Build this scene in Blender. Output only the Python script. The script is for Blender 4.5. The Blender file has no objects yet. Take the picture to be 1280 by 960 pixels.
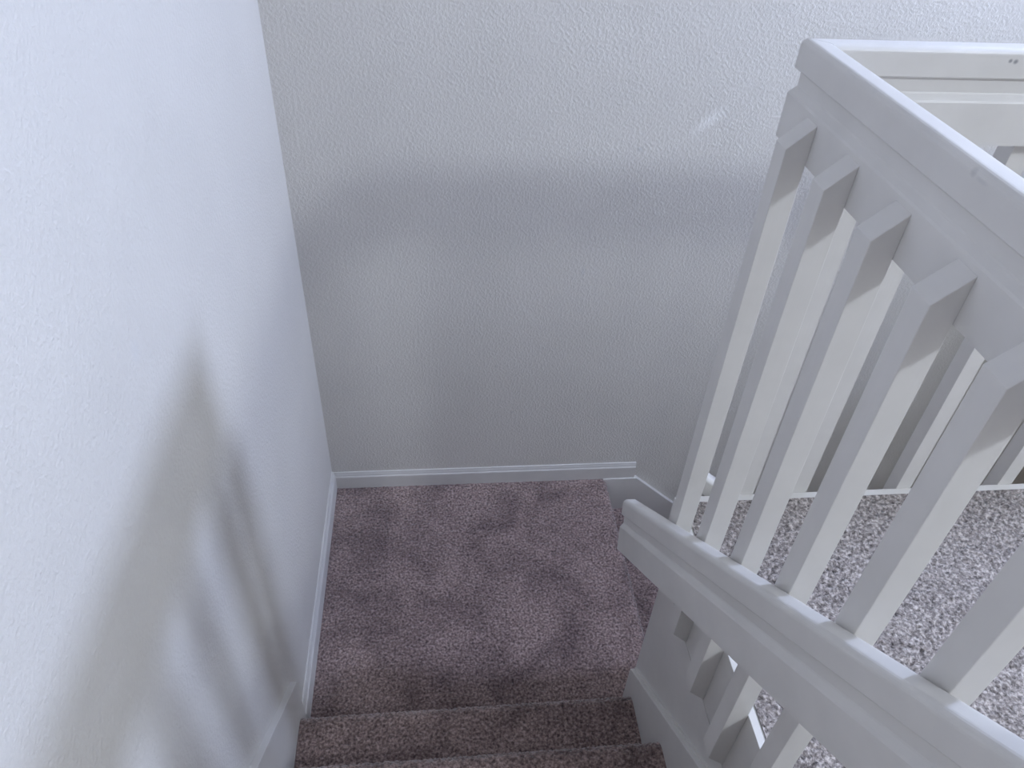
import bpy, bmesh, math, random
import numpy as np
from mathutils import Matrix, Vector

random.seed(7)
RNG = np.random.default_rng(11)
COL = bpy.context.scene.collection
scene = bpy.context.scene

# ------------------------------------------------------------------ dimensions (metres)
H = 0.916            # upper hall floor above the landing
RISE = 0.1832
GO = 0.215
NOSE = -1.020        # front edge of the first step above the landing
XW = 0.978           # face of the stairwell wall / outer face of the guard railing board
YC = -0.913          # outer corner of the floor edge board
YW = -0.968          # corner of the stairwell wall below it
XO = 0.940           # outer face of the balusters
CEIL = 3.36
XR = 3.30            # right wall
YF = -5.0            # front wall


# ------------------------------------------------------------------ materials
def new_mat(name):
    m = bpy.data.materials.new(name)
    m.use_nodes = True
    nt = m.node_tree
    b = nt.nodes['Principled BSDF']
    return m, nt, b


def N(nt, kind, **kw):
    n = nt.nodes.new(kind)
    for k, v in kw.items():
        if k in n.inputs:
            n.inputs[k].default_value = v
        else:
            setattr(n, k, v)
    return n


def ramp(nt, fac, stops):
    r = nt.nodes.new('ShaderNodeValToRGB')
    el = r.color_ramp.elements
    while len(el) < len(stops):
        el.new(0.5)
    for e, (p, c) in zip(el, stops):
        e.position = p
        e.color = (*c, 1) if len(c) == 3 else c
    nt.links.new(fac, r.inputs['Fac'])
    return r


def spot_mask(nt, coord, centre, axes, soft=0.35, turn=0.0):
    """1 inside an ellipsoidal spot, 0 outside (a mark with a shape of its own)."""
    if turn:
        mr0 = N(nt, 'ShaderNodeMapping')
        mr0.vector_type = 'POINT'
        rot = Matrix.Rotation(turn, 3, 'Y')
        mr0.inputs['Rotation'].default_value = (0, turn, 0)
        mr0.inputs['Location'].default_value = -(rot @ Vector(centre))
        nt.links.new(coord, mr0.inputs['Vector'])
        coord, centre = mr0.outputs['Vector'], (0, 0, 0)
    mp = N(nt, 'ShaderNodeMapping')
    mp.vector_type = 'POINT'
    mp.inputs['Scale'].default_value = [1 / a for a in axes]
    mp.inputs['Location'].default_value = [-c / a for c, a in zip(centre, axes)]
    nt.links.new(coord, mp.inputs['Vector'])
    ln = N(nt, 'ShaderNodeVectorMath', operation='LENGTH')
    nt.links.new(mp.outputs['Vector'], ln.inputs[0])
    mr = N(nt, 'ShaderNodeMapRange')
    mr.inputs['From Min'].default_value = 1.0 + soft
    mr.inputs['From Max'].default_value = 1.0 - soft
    nt.links.new(ln.outputs['Value'], mr.inputs['Value'])
    return mr.outputs['Result']


def wall_material(name, col, bump=0.6, marks=()):
    m, nt, b = new_mat(name)
    tc = N(nt, 'ShaderNodeTexCoord')
    co = tc.outputs['Object']
    # orange-peel drywall texture
    n1 = N(nt, 'ShaderNodeTexNoise', Scale=120.0, Detail=3.0, Roughness=0.55)
    n2 = N(nt, 'ShaderNodeTexNoise', Scale=230.0, Detail=2.0, Roughness=0.5)
    n3 = N(nt, 'ShaderNodeTexNoise', Scale=3.0, Detail=3.0, Roughness=0.55)
    for n in (n1, n2, n3):
        nt.links.new(co, n.inputs['Vector'])
    r1 = ramp(nt, n1.outputs['Fac'], [(0.40, (0, 0, 0)), (0.66, (1, 1, 1))])
    mx = N(nt, 'ShaderNodeMath', operation='MULTIPLY_ADD')
    nt.links.new(n2.outputs['Fac'], mx.inputs[0])
    mx.inputs[1].default_value = 0.35
    nt.links.new(r1.outputs['Color'], mx.inputs[2])
    bp = N(nt, 'ShaderNodeBump', Strength=bump, Distance=0.0022)
    nt.links.new(mx.outputs['Value'], bp.inputs['Height'])
    nt.links.new(bp.outputs['Normal'], b.inputs['Normal'])
    lo = tuple(c * 0.965 for c in col)
    hi = tuple(min(1, c * 1.02) for c in col)
    r3 = ramp(nt, n3.outputs['Fac'], [(0.3, lo), (0.7, hi)])
    out = r3.outputs['Color']
    for centre, axes, mc, amt, *tn in marks:
        f = spot_mask(nt, co, centre, axes, 0.75, *tn)
        ml = N(nt, 'ShaderNodeMath', operation='MULTIPLY')
        nt.links.new(f, ml.inputs[0])
        ml.inputs[1].default_value = amt
        mix = N(nt, 'ShaderNodeMix', data_type='RGBA')
        nt.links.new(ml.outputs['Value'], mix.inputs['Factor'])
        nt.links.new(out, mix.inputs['A'])
        mix.inputs['B'].default_value = (*mc, 1)
        out = mix.outputs['Result']
    nt.links.new(out, b.inputs['Base Color'])
    b.inputs['Roughness'].default_value = 0.62
    b.inputs['Specular IOR Level'].default_value = 0.35
    return m


def paint_material(name, col, rough=0.42, grain_axis=None, marks=()):
    m, nt, b = new_mat(name)
    tc = N(nt, 'ShaderNodeTexCoord')
    co = tc.outputs['Object']
    mp = N(nt, 'ShaderNodeMapping')
    if grain_axis is not None:
        sc = [60.0, 60.0, 60.0]
        sc[grain_axis] = 2.2
        mp.inputs['Scale'].default_value = sc
    else:
        mp.inputs['Scale'].default_value = (9, 9, 9)
    nt.links.new(co, mp.inputs['Vector'])
    g = N(nt, 'ShaderNodeTexNoise', Scale=1.6, Detail=4.0, Roughness=0.6)
    nt.links.new(mp.outputs['Vector'], g.inputs['Vector'])
    big = N(nt, 'ShaderNodeTexNoise', Scale=7.0, Detail=3.0, Roughness=0.6)
    nt.links.new(co, big.inputs['Vector'])
    bp = N(nt, 'ShaderNodeBump', Strength=0.25, Distance=0.0008)
    nt.links.new(g.outputs['Fac'], bp.inputs['Height'])
    nt.links.new(bp.outputs['Normal'], b.inputs['Normal'])
    lo = tuple(c * 0.95 for c in col)
    hi = tuple(min(1, c * 1.03) for c in col)
    r = ramp(nt, big.outputs['Fac'], [(0.3, lo), (0.7, hi)])
    out = r.outputs['Color']
    for centre, axes, mc, amt in marks:
        f = spot_mask(nt, co, centre, axes, 0.5)
        ml = N(nt, 'ShaderNodeMath', operation='MULTIPLY')
        nt.links.new(f, ml.inputs[0])
        ml.inputs[1].default_value = amt
        mix = N(nt, 'ShaderNodeMix', data_type='RGBA')
        nt.links.new(ml.outputs['Value'], mix.inputs['Factor'])
        nt.links.new(out, mix.inputs['A'])
        mix.inputs['B'].default_value = (*mc, 1)
        out = mix.outputs['Result']
    nt.links.new(out, b.inputs['Base Color'])
    b.inputs['Roughness'].default_value = rough
    b.inputs['Specular IOR Level'].default_value = 0.4
    return m


def carpet_material(name, dark, mid, light, patch=0.22):
    m, nt, b = new_mat(name)
    tc = N(nt, 'ShaderNodeTexCoord')
    co = tc.outputs['Object']
    f1 = N(nt, 'ShaderNodeTexNoise', Scale=125.0, Detail=2.5, Roughness=0.6)
    f2 = N(nt, 'ShaderNodeTexNoise', Scale=5.5, Detail=4.0, Roughness=0.55, Distortion=0.6)
    f3 = N(nt, 'ShaderNodeTexNoise', Scale=38.0, Detail=2.0, Roughness=0.5)
    for f in (f1, f2, f3):
        nt.links.new(co, f.inputs['Vector'])
    r1 = ramp(nt, f1.outputs['Fac'], [(0.30, dark), (0.50, mid), (0.68, light)])
    # trodden and brushed areas of the pile
    r2 = ramp(nt, f2.outputs['Fac'], [(0.34, (1 - patch, 1 - patch * 1.06, 1 - patch)), (0.62, (1 + patch * .6,) * 3)])
    mul = N(nt, 'ShaderNodeMix', data_type='RGBA', blend_type='MULTIPLY')
    mul.inputs['Factor'].default_value = 1.0
    nt.links.new(r1.outputs['Color'], mul.inputs['A'])
    nt.links.new(r2.outputs['Color'], mul.inputs['B'])
    nt.links.new(mul.outputs['Result'], b.inputs['Base Color'])
    ad = N(nt, 'ShaderNodeMath', operation='MULTIPLY_ADD')
    nt.links.new(f3.outputs['Fac'], ad.inputs[0])
    ad.inputs[1].default_value = 0.5
    nt.links.new(f1.outputs['Fac'], ad.inputs[2])
    bp = N(nt, 'ShaderNodeBump', Strength=0.8, Distance=0.006)
    nt.links.new(ad.outputs['Value'], bp.inputs['Height'])
    nt.links.new(bp.outputs['Normal'], b.inputs['Normal'])
    b.inputs['Roughness'].default_value = 0.95
    b.inputs['Specular IOR Level'].default_value = 0.1
    b.inputs['Sheen Weight'].default_value = 0.5
    b.inputs['Sheen Roughness'].default_value = 0.5
    return m


WALLC = (0.640, 0.618, 0.578)
M_WALL = wall_material('wall_paint', WALLC, 0.55)
M_WALL_LEFT = wall_material('wall_paint_side', WALLC, 0.32,
                            marks=[((0.0, -1.188, 1.589), (0.05, 0.012, 0.016), (0.6, 0.6, 0.6), 0.35)])
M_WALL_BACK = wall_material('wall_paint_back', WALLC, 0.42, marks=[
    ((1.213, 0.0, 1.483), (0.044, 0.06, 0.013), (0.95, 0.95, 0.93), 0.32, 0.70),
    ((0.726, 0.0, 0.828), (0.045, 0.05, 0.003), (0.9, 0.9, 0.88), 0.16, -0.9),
    ((0.628, 0.0, 0.596), (0.004, 0.05, 0.006), (0.4, 0.4, 0.4), 0.4),
    ((0.696, 0.0, 0.375), (0.004, 0.05, 0.004), (0.4, 0.4, 0.4), 0.4),
    ((1.024, 0.0, 1.397), (0.007, 0.05, 0.006), (0.45, 0.46, 0.47), 0.45),
    ((0.900, 0.0, 0.985), (0.006, 0.05, 0.012), (0.55, 0.55, 0.56), 0.4),
])
M_CEIL = wall_material('ceiling_paint', (0.75, 0.75, 0.75), 0.5)
TRIMC = (0.630, 0.613, 0.585)
M_TRIM = paint_material('trim_paint', TRIMC, 0.40)
M_RAIL_Y = paint_material('rail_paint_side', TRIMC, 0.40, 1, marks=[
    ((0.978, -1.373, 1.943), (0.01, 0.004, 0.004), (0.35, 0.35, 0.36), 0.4),
    ((0.978, -1.390, 1.940), (0.01, 0.008, 0.002), (0.45, 0.45, 0.46), 0.3)])
M_RAIL_X = paint_material('rail_paint_back', TRIMC, 0.40, 0, marks=[
    ((1.298, -0.951, 1.9335), (0.0028, 0.02, 0.0026), (0.18, 0.18, 0.19), 0.8),
    ((1.307, -0.951, 1.9325), (0.0034, 0.02, 0.0030), (0.18, 0.18, 0.19), 0.8)])
M_BAL = paint_material('baluster_paint', TRIMC, 0.42, 2)
M_STAIR = carpet_material('stair_carpet', (0.068, 0.047, 0.043), (0.228, 0.164, 0.149), (0.42, 0.322, 0.292), 0.34)
M_HALL = carpet_material('hall_carpet', (0.066, 0.056, 0.053), (0.265, 0.234, 0.217), (0.56, 0.51, 0.475), 0.14)


# ------------------------------------------------------------------ mesh helpers
def link(name, mesh, mat, parent=None):
    o = bpy.data.objects.new(name, mesh)
    COL.objects.link(o)
    if mat:
        mesh.materials.append(mat)
    if parent:
        o.parent = parent
    return o


def struct(o):
    o['kind'] = 'structure'
    return o


def bm_obj(name, bm, mat, parent=None, bevel=0.0, seg=2, smooth=False):
    bmesh.ops.recalc_face_normals(bm, faces=bm.faces)
    if bevel:
        bmesh.ops.bevel(bm, geom=list(bm.edges), offset=bevel, segments=seg, profile=0.6, affect='EDGES', clamp_overlap=True)
    me = bpy.data.meshes.new(name)
    bm.to_mesh(me)
    bm.free()
    if smooth:
        for p in me.polygons:
            p.use_smooth = True
    return link(name, me, mat, parent)


def add_box(bm, lo, hi):
    v = [bm.verts.new((x, y, z)) for x in (lo[0], hi[0]) for y in (lo[1], hi[1]) for z in (lo[2], hi[2])]
    for f in ((0, 1, 3, 2), (4, 6, 7, 5), (0, 4, 5, 1), (2, 3, 7, 6), (0, 2, 6, 4), (1, 5, 7, 3)):
        bm.faces.new([v[i] for i in f])


def add_prism(bm, poly, fn0, fn1):
    """poly: list of 2-D points, fn0/fn1 map a point to 3-D at each end."""
    a = [bm.verts.new(fn0(*p)) for p in poly]
    b = [bm.verts.new(fn1(*p)) for p in poly]
    n = len(poly)
    for i in range(n):
        j = (i + 1) % n
        bm.faces.new((a[i], a[j], b[j], b[i]))
    bm.faces.new(a[::-1])
    bm.faces.new(b)


def boxes(name, lst, mat, parent=None, bevel=0.0):
    bm = bmesh.new()
    for lo, hi in lst:
        add_box(bm, lo, hi)
    return bm_obj(name, bm, mat, parent, bevel)


def thing(name, label, cat, loc, group=None):
    o = bpy.data.objects.new(name, None)
    o.empty_display_size = 0.1
    COL.objects.link(o)
    o.location = loc
    o['label'] = label
    o['category'] = cat
    if group:
        o['group'] = group
    return o


def keep(o, parent):
    """parent o to an Empty while it keeps its place in the world."""
    o.parent = parent
    o.matrix_parent_inverse = Matrix.Translation(parent.location).inverted()
    return o


def grid_mesh(name, pts, nrm, amp, mat, jitter=0.0, mask=None):
    """pts, nrm: arrays (n, m, 3); a surface displaced along its normals like cut pile."""
    n, m, _ = pts.shape
    h = RNG.random((n, m)) ** 1.2
    h2 = (h + np.roll(h, 1, 0) + np.roll(h, 1, 1)) / 3
    hh = (0.6 * h + 0.4 * h2 - 0.5) * amp
    P = pts + nrm * hh[..., None]
    if jitter:
        P = P + (RNG.random((n, m, 3)) - 0.5) * jitter
    P[0], P[-1] = pts[0], pts[-1]
    P[:, 0], P[:, -1] = pts[:, 0], pts[:, -1]
    idx = np.arange(n * m).reshape(n, m)
    q = np.stack([idx[:-1, :-1], idx[1:, :-1], idx[1:, 1:], idx[:-1, 1:]], -1)
    if mask is not None:
        c = (pts[:-1, :-1] + pts[1:, 1:]) / 2
        q = q[mask(c)]
    q = q.reshape(-1, 4)
    return P.reshape(-1, 3), q


def mesh_from(name, parts, mat, parent=None):
    V, F, off = [], [], 0
    for v, q in parts:
        V.append(v)
        F.append(q + off)
        off += len(v)
    V = np.concatenate(V)
    F = np.concatenate(F)
    me = bpy.data.meshes.new(name)
    me.vertices.add(len(V))
    me.vertices.foreach_set('co', V.ravel())
    me.loops.add(F.size)
    me.loops.foreach_set('vertex_index', F.ravel().astype(np.int32))
    me.polygons.add(len(F))
    me.polygons.foreach_set('loop_start', np.arange(0, F.size, 4, dtype=np.int32))
    me.polygons.foreach_set('loop_total', np.full(len(F), 4, dtype=np.int32))
    me.polygons.foreach_set('use_smooth', np.ones(len(F), dtype=bool))
    me.update(calc_edges=True)
    me.validate()
    return link(name, me, mat, parent)


def resample(poly, res):
    p = np.array(poly, float)
    d = np.r_[0, np.cumsum(np.linalg.norm(np.diff(p, axis=0), axis=1))]
    n = max(2, int(round(d[-1] / res)) + 1)
    t = np.linspace(0, d[-1], n)
    q = np.stack([np.interp(t, d, p[:, k]) for k in (0, 1)], -1)
    g = np.gradient(q, axis=0)
    g /= np.linalg.norm(g, axis=1, keepdims=True) + 1e-9
    return q, np.stack([-g[:, 1], g[:, 0]], -1)


def arc(cx, cz, r, a0, a1, n=8):
    return [(cx + r * math.cos(math.radians(a0 + (a1 - a0) * i / n)),
             cz + r * math.sin(math.radians(a0 + (a1 - a0) * i / n))) for i in range(n + 1)]


def step_profile(nose, z, back, drop, r=0.029, over=0.030):
    """From the back of a tread forward over its rounded nosing and down the riser.
    First coordinate grows towards the nosing (the way down the stairs)."""
    p = [(back, z)]
    p += arc(nose - r, z - r, r, 90, -60, 12)
    p += [(nose - over, z - 2.3 * r), (nose - over, z - drop)]
    return p


# ------------------------------------------------------------------ the shell of the house
LOW = -1.84
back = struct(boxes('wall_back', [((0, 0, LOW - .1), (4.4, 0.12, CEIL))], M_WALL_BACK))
left = struct(boxes('wall_left', [((-0.12, YF - .12, LOW - .1), (0, 0.12, CEIL))], M_WALL_LEFT))
struct(boxes('wall_front', [((-0.12, YF - .12, -0.1), (XR + .12, YF, CEIL))], M_WALL))
# right wall with the window opening high above the lower flight
WY0, WY1, WZ0, WZ1 = -0.965, -0.685, 3.01, 3.30
struct(boxes('wall_right', [
    ((XR, YF - .12, 0.72), (XR + .12, WY0, CEIL)),
    ((XR, WY1, 0.72), (XR + .12, 0.0, CEIL)),
    ((XR, WY0, 0.72), (XR + .12, WY1, WZ0)),
    ((XR, WY0, WZ1), (XR + .12, WY1, CEIL))], M_WALL))
struct(boxes('wall_lower', [((4.4, YW - .1, LOW - .1), (4.5, 0.12, 0.85))], M_WALL))
struct(boxes('ceiling', [((-0.12, YF - .12, CEIL), (XR + .12, 0.12, CEIL + .1))], M_CEIL))
struct(boxes('ceiling_lower', [((2.84, YW + .1, 0.62), (4.4, 0.0, 0.70))], M_CEIL))
# wall between the two flights, under the hall floor
struct(boxes('wall_stairwell', [
    ((XW, -1.90, LOW - .1), (XW + .11, YW, H - .215)),
    ((XW + .11, YW - .11, LOW - .1), (4.4, YW, H - .215))], M_TRIM))

# unseen half wall, added to keep light off the lower back wall
XH = 2.72
struct(boxes('wall_light_blocker', [((XH, YC + .045, 0.70), (XH + .11, 0.0, 1.86))], M_WALL))

# window in the right wall
wf = bmesh.new()
for lo, hi in [((XR - .015, WY0 - .06, WZ0 - .05), (XR, WY1 + .06, WZ0)),
               ((XR - .015, WY0 - .06, WZ1), (XR, WY1 + .06, WZ1 + .05)),
               ((XR - .015, WY0 - .06, WZ0), (XR, WY0, WZ1)),
               ((XR - .015, WY1, WZ0), (XR, WY1 + .06, WZ1)),
               ((XR + .06, WY0, WZ0), (XR + .09, WY0 + .02, WZ1))]:
    add_box(wf, lo, hi)
win = struct(bm_obj('window_1', wf, M_TRIM))

# upper hall: sub-floor with the carpet pile on it
def hall_floor():
    z = H + 0.003
    parts = []
    def patch(x0, x1, y0, y1, res, amp):
        nx, ny = int((x1 - x0) / res) + 1, int((y1 - y0) / res) + 1
        X, Y = np.meshgrid(np.linspace(x0, x1, nx), np.linspace(y0, y1, ny), indexing='ij')
        P = np.stack([X, Y, np.full_like(X, z)], -1)
        Nn = np.zeros_like(P)
        Nn[..., 2] = 1
        parts.append(grid_mesh('f', P, Nn, amp, None, res * 0.5))
    patch(0.9955, 2.30, -1.95, -0.9335, 0.0045, 0.010)
    patch(2.30, XR, -1.95, -0.9335, 0.05, 0.0)
    patch(0.0, XR, YF, -1.95, 0.05, 0.0)
    # solid body under the pile
    bm = bmesh.new()
    add_box(bm, (XW + .0186, -1.95, H - .21), (XR, YC - .0216, H - .0005))
    add_box(bm, (0, YF, H - .21), (XR, -1.95, H - .02))
    V = np.array([v.co[:] for v in bm.verts])
    bm.verts.index_update()
    Q = np.array([[v.index for v in f.verts] for f in bm.faces])
    bm.free()
    parts.append((V, Q))
    return mesh_from('floor', parts, M_HALL)
struct(hall_floor())
struct(boxes('floor_lower', [((3.0, YW, LOW - .1), (4.4, 0.0, LOW))], M_STAIR))

# white boards along the edge of the hall floor
struct(boxes('trim_1', [((XW, -1.95, H - .212), (XW + .0185, YC, H))], M_TRIM, bevel=0.0012))
struct(boxes('trim_2', [((XW + .0185, YC - .0215, H - .212), (XR, YC, H))], M_TRIM, bevel=0.0012))

# baseboards
def baseboard_profile(h, t):
    return [(0, 0), (t, 0), (t, h * .72), (t * .93, h * .76), (t * .72, h * .80), (t * .70, h * .86),
            (t * .52, h * .93), (t * .40, h), (0, h)]

bm = bmesh.new()
pf = baseboard_profile(0.082, 0.013)
add_prism(bm, pf, lambda d, z: (0.0, -d, z), lambda d, z: (1.219, -d, z))
struct(bm_obj('baseboard_back', bm, M_TRIM))
bm = bmesh.new()
pf = baseboard_profile(0.098, 0.013)
add_prism(bm, pf, lambda d, z: (d, -0.013, z), lambda d, z: (d, -0.983, z))
struct(bm_obj('baseboard_left', bm, M_TRIM))

# sloping skirt boards
def skirt(name, poly, place, t, lip=0.0):
    bm = bmesh.new()
    add_prism(bm, poly, lambda a, z: place(a, z, 0), lambda a, z: place(a, z, t))
    return struct(bm_obj(name, bm, M_TRIM, bevel=0.0015))

SL = RISE / GO
# left wall: top edge from (-0.981, 0.294) rising towards the hall
skirt('trim_3', [(-0.981, -0.02), (-0.981, 0.292), (-1.88, 1.03), (-1.88, -0.02)],
      lambda a, z, t: (t, a, z), 0.018)
# stairwell wall: front board and the thin strip behind its top edge
bm = bmesh.new()
add_prism(bm, [(-0.973, -0.02), (-0.973, 0.236), (-1.516, 0.700), (-1.88, 0.700), (-1.88, -0.02)],
          lambda a, z: (XW, a, z), lambda a, z: (XW - .018, a, z))
bmesh.ops.bevel(bm, geom=list(bm.edges), offset=0.0022, segments=2, profile=0.6, affect='EDGES')
add_prism(bm, [(-0.975, 0.230), (-0.975, 0.245), (-1.508, 0.7005), (-1.525, 0.7005)],
          lambda a, z: (XW, a, z), lambda a, z: (XW - .006, a, z))
struct(bm_obj('trim_4', bm, M_TRIM))
# back wall, going down with the lower flight
skirt('trim_5', [(1.09, -0.30), (1.09, 0.002), (1.229, 0.002), (3.00, -1.60), (3.00, -1.84), (2.75, -1.84)],
      lambda a, z, t: (a, -t, z), 0.018)

# ------------------------------------------------------------------ stairs
stairs = thing('staircase', 'purple-grey carpeted flight nearest the camera with its square landing in the corner', 'staircase', (0.49, -0.5, 0))

def carpet_step(name, prof, axis, a0, a1, res, amp, parent):
    q, nn = resample(prof, res)
    m = int((a1 - a0) / res) + 1
    t = np.linspace(a0, a1, m)
    n = len(q)
    P = np.zeros((n, m, 3))
    Nn = np.zeros((n, m, 3))
    if axis == 'y':            # profile runs along +y, width along x
        P[..., 1] = q[:, None, 0]; P[..., 2] = q[:, None, 1]; P[..., 0] = t[None, :]
        Nn[..., 1] = nn[:, None, 0]; Nn[..., 2] = nn[:, None, 1]
    else:                      # profile runs along +x, width along y
        P[..., 0] = q[:, None, 0]; P[..., 2] = q[:, None, 1]; P[..., 1] = t[None, :]
        Nn[..., 0] = nn[:, None, 0]; Nn[..., 2] = nn[:, None, 1]
    o = mesh_from(name, [grid_mesh(name, P, Nn, amp, None, res * 0.45)], M_STAIR)
    return keep(o, parent)

for k in range(4):
    nose = NOSE - GO * k
    prof = step_profile(nose, RISE * (k + 1), nose - GO - 0.02, RISE - .002)
    carpet_step('step', prof, 'y', 0.0185, (XW - .0185) if k < 3 else XO - .002, 0.0042 if k < 2 else 0.007, 0.0075, stairs)
# topmost riser up to the hall floor
nose = NOSE - GO * 4
carpet_step('top_riser', step_profile(nose, H + .004, nose - .07, RISE), 'y', 0.0185, XO - .002, 0.007, 0.006, stairs)

# landing with its nosing above the lower flight
q, nn = resample([(0.0005, 0.0)] + step_profile(1.104, 0.0, 0.02, RISE - .002)[1:], 0.0042)
m = int(1.04 / 0.0042) + 1
t = np.linspace(-1.042, -0.001, m)
P = np.zeros((len(q), m, 3)); Nn = np.zeros_like(P)
P[..., 0] = q[:, None, 0]; P[..., 2] = q[:, None, 1]; P[..., 1] = t[None, :]
Nn[..., 0] = nn[:, None, 0]; Nn[..., 2] = nn[:, None, 1]
v, f = grid_mesh('landing', P, Nn, 0.0075, None, 0.002,
                 mask=lambda c: ~((c[..., 0] > XW - .003) & (c[..., 1] < YW + .003)))
keep(mesh_from('landing', [(v, f)], M_STAIR), stairs)

lower = thing('staircase', 'carpeted lower flight dropping from the landing to the right along the back wall', 'staircase', (1.8, -0.48, LOW))
for k in range(1, 10):
    nose = 1.104 + GO * k
    prof = step_profile(nose, -RISE * k, nose - GO - 0.02, RISE - .002)
    carpet_step('step', prof, 'x', YW + .001, -0.0185, 0.0055 if k < 4 else 0.01, 0.0075, lower)

# ------------------------------------------------------------------ railings
def rail_profile(h=0.150, t=0.038):
    """(offset across, height) of a 2x6 board with a cove groove on both faces and a rounded top."""
    d = 0.0085
    side = [(0, 0), (0, 0.068), (0.0015, 0.0715), (d - .001, 0.0795), (d, 0.082), (d, 0.1005), (d - .001, 0.1035), (0.0015, 0.105), (0, 0.107)]
    r = 0.0105
    top = [(r - r * math.cos(math.radians(a)), h - r + r * math.sin(math.radians(a))) for a in range(0, 91, 15)]
    side += top
    other = [(t - a, z) for a, z in side[::-1]]
    return side + other


def baluster_mesh(name):
    """2x2 picket with both ends cut on the slant; lies in the x-z plane against x = 0."""
    t = 0.038
    poly = [(-t, 0.7445), (-t, 1.8264), (0, 1.862), (0, 0.7075)]
    bm = bmesh.new()
    add_prism(bm, poly, lambda x, z: (x, 0, z - H), lambda x, z: (x, t, z - H))
    bmesh.ops.recalc_face_normals(bm, faces=bm.faces)
    bmesh.ops.bevel(bm, geom=list(bm.edges), offset=0.0013, segments=2, profile=0.6, affect='EDGES')
    me = bpy.data.meshes.new(name)
    bm.to_mesh(me)
    bm.free()
    me.materials.append(M_BAL)
    return me


ZB = 1.801
prof = rail_profile()
side_rail = thing('guard_railing', 'white guard railing rising at right beside the upper flight, with slanted pickets', 'railing', (XW, -1.43, H), 'white railings round the stairwell')
bm = bmesh.new()
add_prism(bm, prof, lambda a, z: (XW + a, YC - a, ZB + z), lambda a, z: (XW + a, -2.02, ZB + z))
keep(bm_obj('top_rail', bm, M_RAIL_Y), side_rail)
bmesh_bal = baluster_mesh('baluster')
for k in range(7):
    o = bpy.data.objects.new('baluster', bmesh_bal)
    COL.objects.link(o)
    o.location = (XW, -1.036 - 0.1365 * k, H)
    keep(o, side_rail)

back_rail = thing('guard_railing', 'white guard railing at upper right standing along the back edge of the hall carpet', 'railing', (2.1, YC, H), 'white railings round the stairwell')
bm = bmesh.new()
add_prism(bm, prof, lambda a, z: (XW + a + .0009, YC - a, ZB + z), lambda a, z: (XR - .001, YC - a, ZB + z))
keep(bm_obj('top_rail', bm, M_RAIL_X), back_rail)
for k in range(16):
    o = bpy.data.objects.new('baluster', bmesh_bal)
    COL.objects.link(o)
    o.rotation_euler = (0, 0, -math.pi / 2)
    o.location = (1.136 + 0.135 * k, YC, H)
    keep(o, back_rail)

# sloping handrails screwed to the outside of the pickets
def sloped_rail(name, label, bsl, place, a0t, a0b, a1, ztop):
    """board whose top edge is z = ztop - bsl*(a - ref); vertical end cuts."""
    c = math.cos(math.atan(bsl))
    bm = bmesh.new()
    pr = [(n, (z - 0.150) / c) for n, z in prof]      # vertical offset from the top edge
    add_prism(bm, pr, lambda n, dz: place(n, a0t + (a0b - a0t) * (-dz * c / .150), ztop(a0t + (a0b - a0t) * (-dz * c / .150)) + dz),
              lambda n, dz: place(n, a1, ztop(a1) + dz))
    o = bm_obj(name, bm, M_RAIL_Y)
    o['label'] = label
    o['category'] = 'handrail'
    return o

BS = 0.8239
sloped_rail('handrail', 'white sloping handrail in the foreground fixed across the pickets of the upper flight', BS,
            lambda n, a, z: (XO - 0.038 + n, a, z), -0.786, -0.816, -2.10, lambda a: 0.943 - BS * (a + 1))
sloped_rail('handrail', 'white handrail end glimpsed between the pickets, sloping down with the lower flight', SL,
            lambda n, a, z: (a, YC + 0.038 + 0.038 - n, z), 1.035, 1.06, 3.05, lambda a: 0.925 - SL * (a - 1.08))

# ------------------------------------------------------------------ lights
def area(name, loc, rot, sx, sy, power, col):
    l = bpy.data.lights.new(name, 'AREA')
    l.shape = 'RECTANGLE'
    l.size, l.size_y = sx, sy
    l.energy = power
    l.color = col
    o = bpy.data.objects.new(name, l)
    COL.objects.link(o)
    o.location = loc
    o.rotation_euler = rot
    return o

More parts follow.
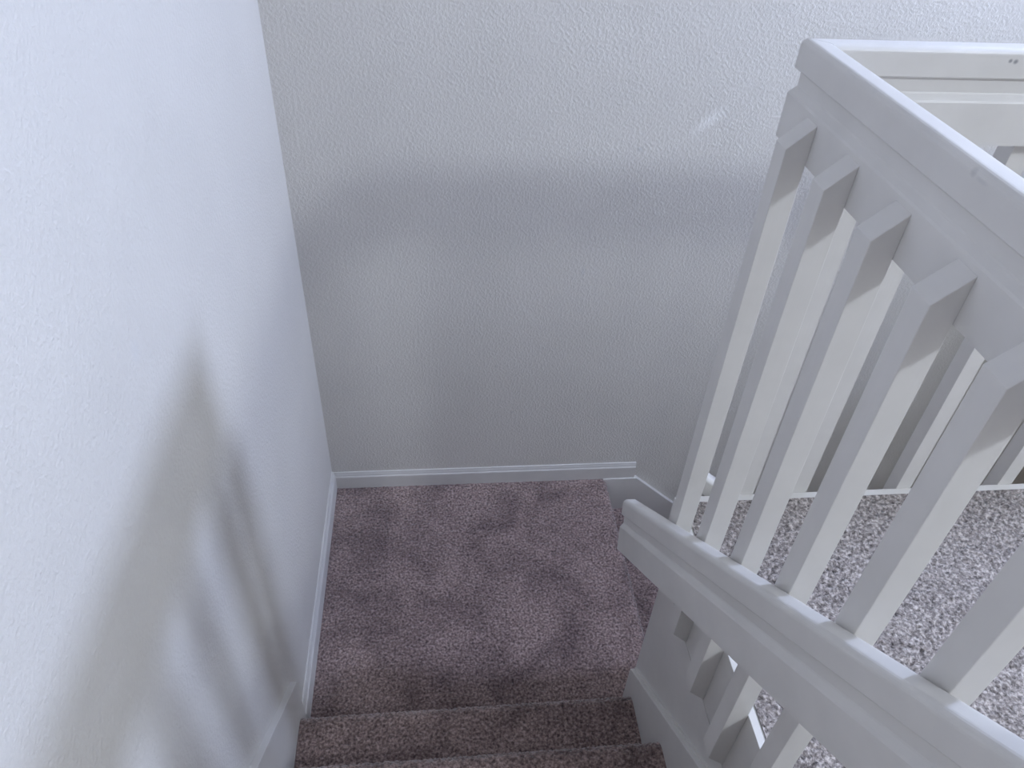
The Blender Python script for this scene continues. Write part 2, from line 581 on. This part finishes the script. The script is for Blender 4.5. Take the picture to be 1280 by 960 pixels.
# daylight through the window above the stairs
wl = area('window_daylight', (XR + .02, (WY0 + WY1) / 2, (WZ0 + WZ1) / 2), (0, math.radians(90), 0), WZ1 - WZ0 - .02, WY1 - WY0 - .02, 87, (0.57, 0.68, 1.0))
# round ceiling light of the hall
bm = bmesh.new()
bmesh.ops.create_cone(bm, cap_ends=True, segments=40, radius1=0.24, radius2=0.24, depth=0.03, matrix=Matrix.Translation((2.75, -3.0, CEIL - .015)))
lampo = struct(bm_obj('ceiling_light', bm, M_TRIM))
l = bpy.data.lights.new('hall_lamp', 'AREA')
l.shape = 'DISK'
l.size = 0.46
l.energy = 67
l.color = (0.81, 0.89, 1.0)
lo = bpy.data.objects.new('hall_lamp', l)
COL.objects.link(lo)
lo.location = (2.75, -3.0, CEIL - .035)

# added fill light with no window behind it, brightens the foot of the stairs
area('downstairs_fill', (4.36, -0.48, -0.7), (0, math.radians(90), 0), 1.0, 0.7, 2.6, (1.0, 0.95, 0.90))

w = bpy.data.worlds.new('World')
scene.world = w
w.use_nodes = True
w.node_tree.nodes['Background'].inputs[0].default_value = (0.6, 0.7, 0.9, 1)
w.node_tree.nodes['Background'].inputs[1].default_value = 0.5

# ------------------------------------------------------------------ camera
cam = bpy.data.cameras.new('Camera')
co = bpy.data.objects.new('Camera', cam)
COL.objects.link(co)
cam.sensor_width = 36.0
cam.lens = 927.42 / 1280 * 36.0
cam.clip_start = 0.02
R = Vector((0.99477862, -0.09092911, 0.04634004))
U = Vector((0.02307937, 0.64273502, 0.76574084))
F = Vector((0.0994125, 0.76067311, -0.64147765))
mw = Matrix.Identity(4)
for i in range(3):
    mw[i][0], mw[i][1], mw[i][2] = R[i], U[i], -F[i]
mw.translation = Vector((0.42064688, -2.05548129, 2.24583314))
co.matrix_world = mw
scene.camera = co

scene.view_settings.view_transform = 'Standard'
scene.view_settings.look = 'None'
scene.view_settings.gamma = 1.0
scene.view_settings.use_curve_mapping = False
scene.view_settings.exposure = 0.10
scene.cycles.use_denoising = True
scene.cycles.max_bounces = 12
scene.cycles.diffuse_bounces = 8
